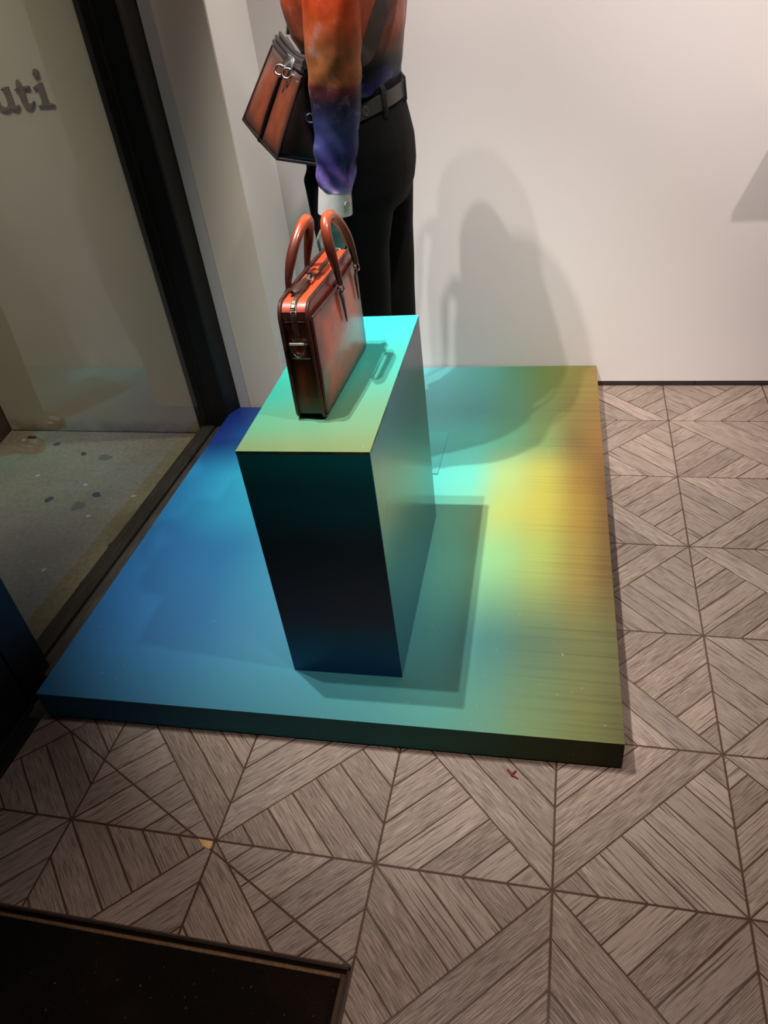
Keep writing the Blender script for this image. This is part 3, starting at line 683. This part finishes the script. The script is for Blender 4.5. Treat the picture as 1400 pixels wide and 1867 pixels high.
# handles
def handle(y0, y1, sgn, zb, ztop, apexy, apexx):
    xs = ysurf((y0+y1)/2-.1, .6, sgn)+sgn*.012
    cpts = []
    for t in range(25):
        a = math.pi*t/24; k = math.sin(a)
        y = (y0+y1)/2-(y1-y0)/2*math.cos(a)*(1+.10*k) + (apexy-(y0+y1)/2)*k; z = zb+(ztop-zb)*(k**.86); x = xs+(apexx-xs)*k**1.3
        cpts.append((x, y, z))
    rad = [.016+.0135*min(1, math.sin(math.pi*t/24)*2.2) for t in range(25)]
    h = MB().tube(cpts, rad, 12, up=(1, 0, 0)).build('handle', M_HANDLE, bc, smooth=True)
    for p, nxt in ((cpts[0], cpts[1]), (cpts[-1], cpts[-2])):
        p = Vector(p); x_ = p.x
        MB().torus((x_, p.y, p.z-.02), .024, .0055, (0, 1, 0) if False else (.5*sgn, .85, 0), 16, 6).build('ring', M_SILVER, h, smooth=True)
        ln = .20 if sgn > 0 else .14
        tail = MB(); pts = [(x_-sgn*.002-sgn*.004*(1-t)-sgn*.004*t, p.y+.012*t, p.z-.03-ln*t) for t in [k/8 for k in range(9)]]
        pts = [(ysurf(q[1], q[2], sgn)+sgn*.006 if k > 1 else q[0]-sgn*.002, q[1], q[2]) for k, q in enumerate(pts)]
        tail.tube(pts, [.020, .024, .025, .024, .022, .020, .018, .016, .010], 10, flat=.35, up=(0, 1, 0)); tail.build('handle_tab', M_PIPE, h, smooth=True)
    return h
handle(.50, .84, 1, .60, .955, .60, BT-.012)
handle(.28, .62, -1, .66, .950, .56, .035)

# ------------------------------------------------------------------ mannequin
MC = 4.02; MO = (1.35, MC, .25)
mq = thing('mannequin', 'standing mannequin in orange and violet dyed shirt and black trousers behind plinth', 'mannequin', MO)
def sring(cx, cy, z, rx, ry, tilt=0, ex=2.4, n=36, front=None):
    r = []
    for k in range(n):
        q = 2*math.pi*k/n; c, s_ = math.cos(q), math.sin(q); e_ = 2/ex
        x = cx+rx*math.copysign(abs(c)**e_, c); y = cy+ry*math.copysign(abs(s_)**e_, s_)
        r.append(Vector((x, y, z+tilt*(x-1.48))))
    return r
m_ = MB(); bx_ = MB().box((1.0, 3.57, .2515), (1.845, 4.30, .263)); m_.add(bx_.v, bx_.f, None, [pcol(.6, .66)]*8); m_.build('base_plate', M_PRINT2, mq, MO)
# body: one continuous lacquered figure
b_ = MB()
HX, HZ = 1.30, 5.30
b_.ball((HX+.03, MC, HZ+.02), (.28, .215, .33), 20, 14); b_.ball((HX-.08, MC, HZ-.14), (.17, .16, .2), 16, 10)
b_.capsule((HX-.25, MC, HZ+.03), (HX-.30, MC, HZ-.07), .025, .04, 8); b_.ball((HX-.235, MC, HZ-.18), (.03, .07, .03), 10, 6)
for s_ in (-1, 1): b_.ball((HX+.05, MC+s_*.215, HZ-.01), (.06, .025, .09), 10, 6); b_.ball((HX-.22, MC+s_*.085, HZ+.06), (.03, .05, .03), 10, 6)
b_.capsule((HX+.06, MC, HZ-.25), (1.40, MC, 4.6), .15, .17, 14)
b_.rings([sring(1.40, MC, 4.58, .15, .34), sring(1.40, MC, 4.42, .24, .44), sring(1.38, MC, 4.1, .32, .46), sring(1.40, MC, 3.6, .25, .37), sring(1.405, MC, 3.3, .24, .36), sring(1.36, MC, 2.95, .30, .42), sring(1.34, MC, 2.75, .26, .38)])
LEGS = [(3.78, [(1.32, 2.9, .25), (1.28, 1.75, .15), (1.30, .55, .075)]), (4.26, [(1.36, 2.9, .25), (1.38, 1.75, .15), (1.36, .55, .075)])]
for ly, pts in LEGS:
    for (x0, z0, r0), (x1, z1, r1) in zip(pts, pts[1:]): b_.capsule((x0, ly, z0), (x1, ly, z1), r0, r1, 12)
    fx_ = pts[-1][0]; b_.capsule((fx_, ly, .55), (fx_+.02, ly, .38), .075, .07, 10); b_.capsule((fx_+.04, ly, .36), (fx_-.42, ly, .33), .07, .05, 10)
ARMN = [(1.43, 3.56, 4.40, .12), (1.40, 3.40, 3.55, .13), (1.30, 3.38, 2.78, .075), (1.262, 3.385, 2.62, .07)]
ARMF = [(1.43, 4.48, 4.40, .12), (1.44, 4.66, 3.55, .13), (1.34, 4.66, 2.80, .075), (1.30, 4.65, 2.64, .07)]
for A in (ARMN, ARMF):
    for p, q in zip(A, A[1:]): b_.capsule(p[:3], q[:3], p[3], q[3], 12)
    w_ = Vector(A[-1][:3]); sy = 1 if A is ARMN else -1
    palm = w_+Vector((-.03, 0, -.12)); b_.rings([[w_+Vector((-.03*t, 0, -.17*t))+Vector((math.cos(q)*(.075+.03*math.sin(t*2)), math.sin(q)*.042, 0)) for q in [2*math.pi*k/12 for k in range(12)]] for t in (0, .3, .6, 1, 1.15)])
    for k, (dx, ln) in enumerate(((-.10, .17), (-.055, .20), (-.008, .185), (.036, .145))):
        k0 = w_+Vector((dx-.012+.01, 0, -.17)); k1 = k0+Vector((-.012, .012*sy, -ln*.5)); k2 = k1+Vector((.004, .03*sy, -ln*.32)); k3 = k2+Vector((.012, .03*sy, -ln*.2))
        b_.capsule(k0, k1, .025, .023, 8); b_.capsule(k1, k2, .023, .020, 8); b_.capsule(k2, k3, .020, .016, 8)
    t0 = w_+Vector((-.085, 0, -.06)); t1 = t0+Vector((-.055, .03*sy, -.07)); t2 = t1+Vector((-.012, .025*sy, -.07)); b_.capsule(t0, t1, .034, .027, 8); b_.capsule(t1, t2, .027, .021, 8)
b_.build_union('body', M_BODY, mq, MO, .0135, 3)
# shoes
for ly, pts in LEGS:
    fx_ = pts[-1][0]; m_ = MB()
    prof = [(.14, .06, .13), (.10, .10, .24), (0, .11, .25), (-.15, .115, .17), (-.28, .13, .13), (-.40, .115, .10), (-.48, .06, .06)]
    m_.rings([[Vector((fx_+dx, ly+wy*math.copysign(abs(math.cos(q))**.8, math.cos(q)), .272+hz/2+hz/2*math.copysign(abs(math.sin(q))**.7, math.sin(q)))) for q in [2*math.pi*k/16 for k in range(16)]] for dx, wy, hz in prof])
    m_.build('shoe', M_SHOE, mq, MO, True, subsurf=1)
def wrk(sc_, amp):
    def f(p):
        return amp*(noise.noise(Vector((p.x*4*sc_, p.y*4*sc_, p.z*1.3*sc_)))+.5*noise.noise(Vector((p.x*9*sc_, p.y*9*sc_, p.z*3*sc_+7))))
    return f
# trousers
TL = .27
m_ = MB()
m_.rings([sring(1.405, MC, 3.335, .30, .44, TL, 2.1), sring(1.385, MC, 3.15, .355, .48, TL*.8, 2.2), sring(1.365, MC, 3.0, .405, .505, .1), sring(1.365, MC, 2.86, .405, .51), sring(1.36, MC, 2.72, .385, .52), sring(1.35, MC, 2.58, .33, .49)])
near = [(1.38, 3.80, 3.1, .27, .2), (1.33, 3.77, 2.85, .37, .26), (1.305, 3.77, 2.6, .335, .255), (1.285, 3.77, 2.30, .285, .24), (1.27, 3.77, 1.8, .25, .225), (1.27, 3.77, 1.2, .225, .21), (1.285, 3.77, .72, .205, .195), (1.29, 3.77, .40, .20, .19)]
far = [(1.37, 4.27, 2.85, .36, .26), (1.375, 4.27, 2.6, .325, .255), (1.38, 4.27, 2.30, .285, .24), (1.375, 4.27, 1.8, .26, .225), (1.37, 4.27, 1.2, .235, .21), (1.36, 4.27, .72, .21, .195), (1.355, 4.27, .40, .205, .19)]
for lg in (near, far): m_.rings([sring(x, y, z, rx, ry, 0, 2.2) for x, y, z, rx, ry in lg])
tr = m_.build_union('trousers', M_TROUSER, mq, MO, .018, 5, wrk(.8, .012))
# waistband, belt
def band(name, mat, parent, z0, z1, grow, n=60):
    m_ = MB(); R0 = []
    prof = ((z0, 0), (z0+.008, grow), (z1-.008, grow), (z1, 0))
    m_.rings([sring(1.405, MC, z, .30+.012+g, .44+.012+g, TL, 2.1, n) for z, g in prof], cap=False); return m_.build(name, mat, parent, MO, True)
band('waistband', M_TROUSER, tr, 3.17, 3.385, .006)
belt = band('belt', M_BELT, mq, 3.225, 3.335, .022)
def on_waist(q, z, g):
    c, s_ = math.cos(q), math.sin(q); e_ = 2/2.1; x = 1.405+(.312+g)*math.copysign(abs(c)**e_, c); y = MC+(.452+g)*math.copysign(abs(s_)**e_, s_); return Vector((x, y, z+TL*(x-1.48)))
for q in (-42, -100, -150, 42, 100, 150, 0):
    q = math.radians(q); m_ = MB(); m_.tube([on_waist(q, 3.385, .012), on_waist(q, 3.35, .034), on_waist(q, 3.21, .034), on_waist(q, 3.185, .012)], [.02, .022, .022, .02], 8, flat=.4, up=(math.sin(q), -math.cos(q), 0)); m_.build('belt_loop', M_LOOP, tr, MO, True)
# embossed oval mark on the belt: ring and two strokes
qe = math.radians(-66); ce = on_waist(qe, 3.28, .025); nr = Vector((math.cos(qe), math.sin(qe), 0)).normalized()
M_EMB = plain('embossed mark', srgb(112, 108, 104), .4)
m_ = MB().torus(ce, .030, .0025, nr, 20, 6, sx=.62); sd = Vector((-nr.y, nr.x, 0))
m_.torus(ce, .020, .002, nr, 16, 6, sx=.5); m_.tube([ce+Vector((0, 0, .02)), ce-Vector((0, 0, .02))], .002, 6); m_.build('emblem', M_EMB, belt, MO, True)
# back pocket flap
m_ = MB(); m_.patch((1.708, 3.88, 3.17), (1.735, 4.12, 3.19), (1.765, 4.12, 3.09), (1.740, 3.88, 3.08), 6, 4); m_.build('pocket_flap', M_TROUSER, tr, MO, True, solid=.02)
# shirt body
TOR = [(3.27, 1.405, .288, .43), (3.36, 1.408, .300, .45), (3.45, 1.415, .315, .47), (3.56, 1.42, .325, .49), (3.75, 1.39, .390, .54), (3.95, 1.38, .422, .57), (4.2, 1.385, .43, .59), (4.45, 1.395, .38, .60), (4.58, 1.40, .30, .54), (4.68, 1.40, .22, .36), (4.76, 1.39, .185, .215)]
m_ = MB()
trows = [sring(cx, MC, z, rx, ry, TL*max(0, 1-(z-3.27)/.3), 2.1, 72) for z, cx, rx, ry in TOR]
rows = []
for a, b in zip(trows, trows[1:]):
    for t in range(5): rows.append([p.lerp(q, t/5) for p, q in zip(a, b)])
rows.append(trows[-1])
wf = wrk(1.2, .022)
def puff(p):
    k = math.sin(p.z*26+p.x*9+math.sin(p.y*7))*.006*max(0, 1-abs(p.z-3.45)/.35); return wf(p)*min(1, max(.15, (p.z-3.3)/.2))+k
rows = [[p+Vector((p.x-1.37, (p.y-MC)*.7, 0)).normalized()*puff(p) for p in r] for r in rows]
m_.rings(rows, cap=False); sh = m_.build('shirt', M_SHIRT, mq, MO, True)
m_ = MB(); m_.rings([sring(1.385, MC, z, r1, r1*1.1, .0, 2.0, 40) for z, r1 in ((4.72, .20), (4.80, .195), (4.90, .18), (4.905, .168), (4.80, .178))], cap=False); m_.build('collar', M_SHIRT, sh, MO, True)
m_ = MB(); m_.tube([(1.11, MC, 3.34), (1.09, MC, 3.56), (.955, MC, 4.0), (.955, MC, 4.25), (1.03, MC, 4.5), (1.15, MC, 4.66)], .03, 8, flat=.35, up=(0, 1, 0)); m_.build('placket', M_SHIRT, sh, MO, True)
# sleeves
def sleeve(path, sgn, cuffc, cuffr):
    m_ = MB(); P = [Vector(p[:3]) for p in path]; R = [p[3] for p in path]; pts = []; rad = []
    for k in range(len(P)-1):
        p0 = P[max(0, k-1)]; p1 = P[k]; p2 = P[k+1]; p3 = P[min(len(P)-1, k+2)]
        for t in range(8):
            t_ = t/8; pts.append(.5*((2*p1)+(p2-p0)*t_+(2*p0-5*p1+4*p2-p3)*t_*t_+(3*p1-p0-3*p2+p3)*t_**3)); rad.append(R[k]+(R[k+1]-R[k])*t_)
    pts.append(P[-1]); rad.append(R[-1]); n = 40; rr = []
    for i, p in enumerate(pts):
        t = (pts[min(i+1, len(pts)-1)]-pts[max(i-1, 0)]).normalized(); a = Vector((1, 0, 0)); a = (a-t*a.dot(t)).normalized(); b = t.cross(a); ring = []
        for k in range(n):
            q = 2*math.pi*k/n; d = a*math.cos(q)+b*math.sin(q)*.9; base = p+d*rad[i]
            f = noise.noise(Vector((base.x*5, base.y*5, base.z*1.6)))*.022+noise.noise(Vector((base.x*9, base.y*9, base.z*4+3)))*.011
            f += .010*math.sin(base.z*34+3*math.cos(q)+2*math.sin(q*2))*max(0, 1-abs(base.z-3.0)/.35)
            f += .008*math.sin(base.z*30-4*math.cos(q))*max(0, 1-abs(base.z-3.62)/.2)
            f *= min(1, (len(pts)-1-i)/3+.15); ring.append(base+d*f)
        rr.append(ring)
    m_.rings(rr, cap=False); sl = m_.build('sleeve', M_SLEEVE, sh, MO, True)
    c0, c1 = Vector(cuffc[0]), Vector(cuffc[1]); m2 = MB(); t = (c1-c0).normalized(); a = (Vector((1, 0, 0))-t*t.x).normalized(); b = t.cross(a); rr = []
    for f, g in ((0, -.012), (0, 0), (.5, .006), (1, .010), (1.0, -.006), (.6, -.012)):
        rr.append([c0.lerp(c1, f)+a*math.cos(q)*(cuffr+g)+b*math.sin(q)*(cuffr+g)*.88 for q in [2*math.pi*k/32 for k in range(32)]])
    m2.rings(rr, cap=False); m2.build('cuff', M_CUFF, sh, MO, True)['label'] = 'white shirt cuff'
    q = math.radians(35); bp = c0.lerp(c1, .5)+a*math.cos(q)*(cuffr+.006)-Vector((0, 1, 0))*math.sin(q)*(cuffr+.006)*.9*sgn
    nr = Vector((math.cos(q), -math.sin(q)*sgn, 0)); MB().tube([bp, bp+nr*.012], .022, 14).build('cuff_button', plain('pearl button', srgb(176, 170, 164), .3), sh, MO, True)
    return sl
sleeve([(1.40, 3.78, 4.55, .10), (1.42, 3.62, 4.53, .165), (1.455, 3.46, 4.32, .205), (1.455, 3.40, 3.96, .195), (1.40, 3.40, 3.55, .180), (1.368, 3.40, 3.22, .148), (1.33, 3.39, 2.98, .135), (1.312, 3.385, 2.84, .116)], 1, ((1.308, 3.385, 2.858), (1.284, 3.385, 2.685)), .117)
sleeve([(1.40, 4.26, 4.55, .10), (1.42, 4.42, 4.53, .165), (1.44, 4.58, 4.32, .20), (1.44, 4.65, 3.96, .185), (1.44, 4.67, 3.55, .170), (1.41, 4.67, 3.22, .148), (1.37, 4.66, 3.0, .135), (1.345, 4.655, 2.86, .116)], -1, ((1.34, 4.655, 2.87), (1.315, 4.65, 2.70)), .117)
# sleeve slit near the cuff
m_ = MB(); m_.tube([(1.462, 3.33, 3.16), (1.455, 3.315, 3.05), (1.44, 3.315, 2.93)], [.008, .012, .008], 6, flat=.5); m_.build('sleeve_placket', M_SLEEVE, sh, MO, True)

# ------------------------------------------------------------------ shoulder bag
HO = (.9, 3.9, 2.96)
hb = thing('shoulder_bag', 'brown leather shoulder bag with silver clasp hanging in front of the mannequin', 'handbag', HO)
Gp, Dp = Vector((1.15, 3.51, 3.552)), Vector((.868, 3.50, 3.055)); Fp, Cp = Vector((.935, 3.86, 3.60)), Vector((.612, 3.905, 3.098)); Ap, Bp = Vector((.70, 4.30, 3.683)), Vector((.343, 4.30, 3.196))
G2_, E2 = Vector((1.185, 3.55, 3.60)), Vector((1.165, 3.52, 2.99)); A2, B2 = Vector((.80, 4.38, 3.72)), Vector((.76, 4.42, 3.04))
fn = Vector((-.75, -.5, .3)).normalized()
m_ = MB(); m_.patch(Bp, Cp, Fp, Ap, 14, 14, .022, fn); m_.build('front_panel', M_BAGF, hb, HO, True, solid=.014)
m_ = MB(); m_.patch(Cp, Dp, Gp, Fp, 14, 14, .018, fn); m_.build('front_panel', M_BAGF, hb, HO, True, solid=.014)
m_ = MB(); m_.patch(Dp, E2, G2_, Gp, 12, 12, .03, Vector((0, -1, 0))); m_.build('near_gusset', M_BAGD, hb, HO, True, solid=.012)
m_ = MB(); m_.patch(B2, Bp, Ap, A2, 10, 10, .03, Vector((-.3, 1, 0))); m_.build('far_gusset', M_BAGD, hb, HO, True, solid=.012)
m_ = MB(); m_.patch(E2, B2, A2, G2_, 12, 12, .0, Vector((1, .5, 0))); m_.build('back_panel', M_BAGD, hb, HO, True, solid=.012)
m_ = MB(); m_.patch(Bp, B2, E2, Dp, 10, 10, -.02, Vector((0, 0, 1))); m_.build('base_panel', M_BAGD, hb, HO, True, solid=.012)
def lp(a, b, n=10): return [Vector(a).lerp(Vector(b), t/n) for t in range(n+1)]
def bowed(a, b, d, n=12): return [Vector(a).lerp(Vector(b), t/n)+Vector(d)*4*(t/n)*(1-t/n) for t in range(n+1)]
MB().tube(bowed(Cp+fn*.004, Fp+fn*.004, fn*.012)[:-1], [.022-.010*k/11 for k in range(12)], 8).build('centre_seam', M_BAGD, hb, HO, True)
MB().tube(lp(Ap, Bp), .009, 8).build('piping', M_PIPE, hb, HO, True); MB().tube(lp(Dp, Gp), .009, 8).build('piping', M_PIPE, hb, HO, True)
MB().tube(lp(Bp, Cp)+lp(Cp, Dp)[1:]+lp(Dp, E2)[1:], .011, 8).build('bottom_edge', M_BAGD, hb, HO, True)
# stacked rims at the mouth
for k, (a, g, rr_) in enumerate((((.725, 4.27, 3.70), (1.165, 3.505, 3.59), .026), ((.745, 4.29, 3.722), (1.185, 3.50, 3.62), .030), ((.775, 4.30, 3.742), (1.205, 3.50, 3.645), .028))):
    m_ = MB(); m_.tube(bowed(a, g, (-.0, -.0, -.03)), rr_, 8, flat=.5, up=(0, 0, 1)); m_.build('rim', M_RIM, hb, HO, True)
# clasp: hinge plate and two rings
fcl = (fn+Vector((.45, -.6, .2))).normalized(); cl = Fp.lerp(Gp, .32)+fn*.045+Vector((0, -.022, -.022)); rax = Vector((.80, -.45, -.28)).normalized(); fcl = Vector((.1, -.85, .45)).normalized()
sdv = rax; upv = fcl.cross(sdv); upv = -upv if upv.z < 0 else upv
clasp = MB().patch(cl-sdv*.05+upv*.02, cl+sdv*.06+upv*.02, cl+sdv*.045+upv*.12, cl-sdv*.045+upv*.12, 6, 6, .006, fcl).build('clasp_plate', M_SILVER, hb, HO, True, solid=.014)
for s_ in (-1, 1): MB().torus(cl+fcl*.008+rax*s_*.037-upv*.016, .033, .009, fcl, 20, 8).build('clasp_ring', M_SILVER, clasp, HO, True)
MB().torus(Vector((1.165, 3.50, 3.30)), .028, .005, (0, 1, 0), 16, 6).build('side_ring', M_SILVER, hb, HO, True)
# strap: over the far shoulder, down the back, under the near arm
def tor(z, q, g):
    q = math.radians(q)
    for (z0, c0, a0, b0), (z1, c1, a1, b1) in zip(TOR, TOR[1:]):
        if z0 <= z <= z1 or (z1 == TOR[-1][0] and z > z1):
            t = min(1, (z-z0)/(z1-z0)); cx, rx, ry = c0+(c1-c0)*t, a0+(a1-a0)*t, b0+(b1-b0)*t; break
    c, s_ = math.cos(q), math.sin(q); return Vector((cx+(rx+g)*math.copysign(abs(c)**.8, c), MC+(ry+g)*math.copysign(abs(s_)**.8, s_), z))
sp = [Vector((1.185, 3.55, 3.61)), Vector((1.24, 3.56, 3.61)), tor(3.62, -75, .035), tor(3.68, -60, .035), tor(3.80, -50, .035), tor(3.97, -36, .035), tor(4.15, -18, .035), tor(4.35, 8, .035), tor(4.52, 40, .04), Vector((1.42, 4.38, 4.70)), Vector((1.22, 4.38, 4.62)), tor(4.4, 135, .035), tor(4.15, 145, .035), Vector((.90, 4.32, 3.95)), Vector((.83, 4.31, 3.74))]
pts = []
for k in range(len(sp)-1):
    p0 = sp[max(0, k-1)]; p1 = sp[k]; p2 = sp[k+1]; p3 = sp[min(len(sp)-1, k+2)]
    for t in range(6): t_ = t/6; pts.append(.5*((2*p1)+(p2-p0)*t_+(2*p0-5*p1+4*p2-p3)*t_*t_+(3*p1-p0-3*p2+p3)*t_**3))
pts.append(sp[-1]); m_ = MB(); rr = []
for i, p in enumerate(pts):
    t = (pts[min(i+1, len(pts)-1)]-pts[max(i-1, 0)]).normalized(); nrm = Vector((p.x-1.38, p.y-MC, .25 if p.z > 4.5 else 0)).normalized(); nrm = (nrm-t*nrm.dot(t)).normalized(); b = t.cross(nrm)
    wd = .055 if 1 < i < len(pts)-8 else .014
    rr.append([p+b*wd+nrm*.006, p-b*wd+nrm*.006, p-b*wd-nrm*.006, p+b*wd-nrm*.006])
m_.rings(rr); m_.build('strap', M_STRAP, hb, HO, True)

# ------------------------------------------------------------------ litter
lt = MB(); lt.tube([(2.70, .72, .006), (2.73, .68, .012), (2.755, .715, .006)], [.006, .009, .005], 6); lt.tube([(2.73, .68, .012), (2.77, .66, .006)], .005, 6)
o = lt.build('red_thread_scrap', plain('red scrap', srgb(120, 36, 24), .7), None, (2.73, .69, .0)); o['label'] = 'tiny red scrap of thread on the floor before the platform'; o['category'] = 'litter'
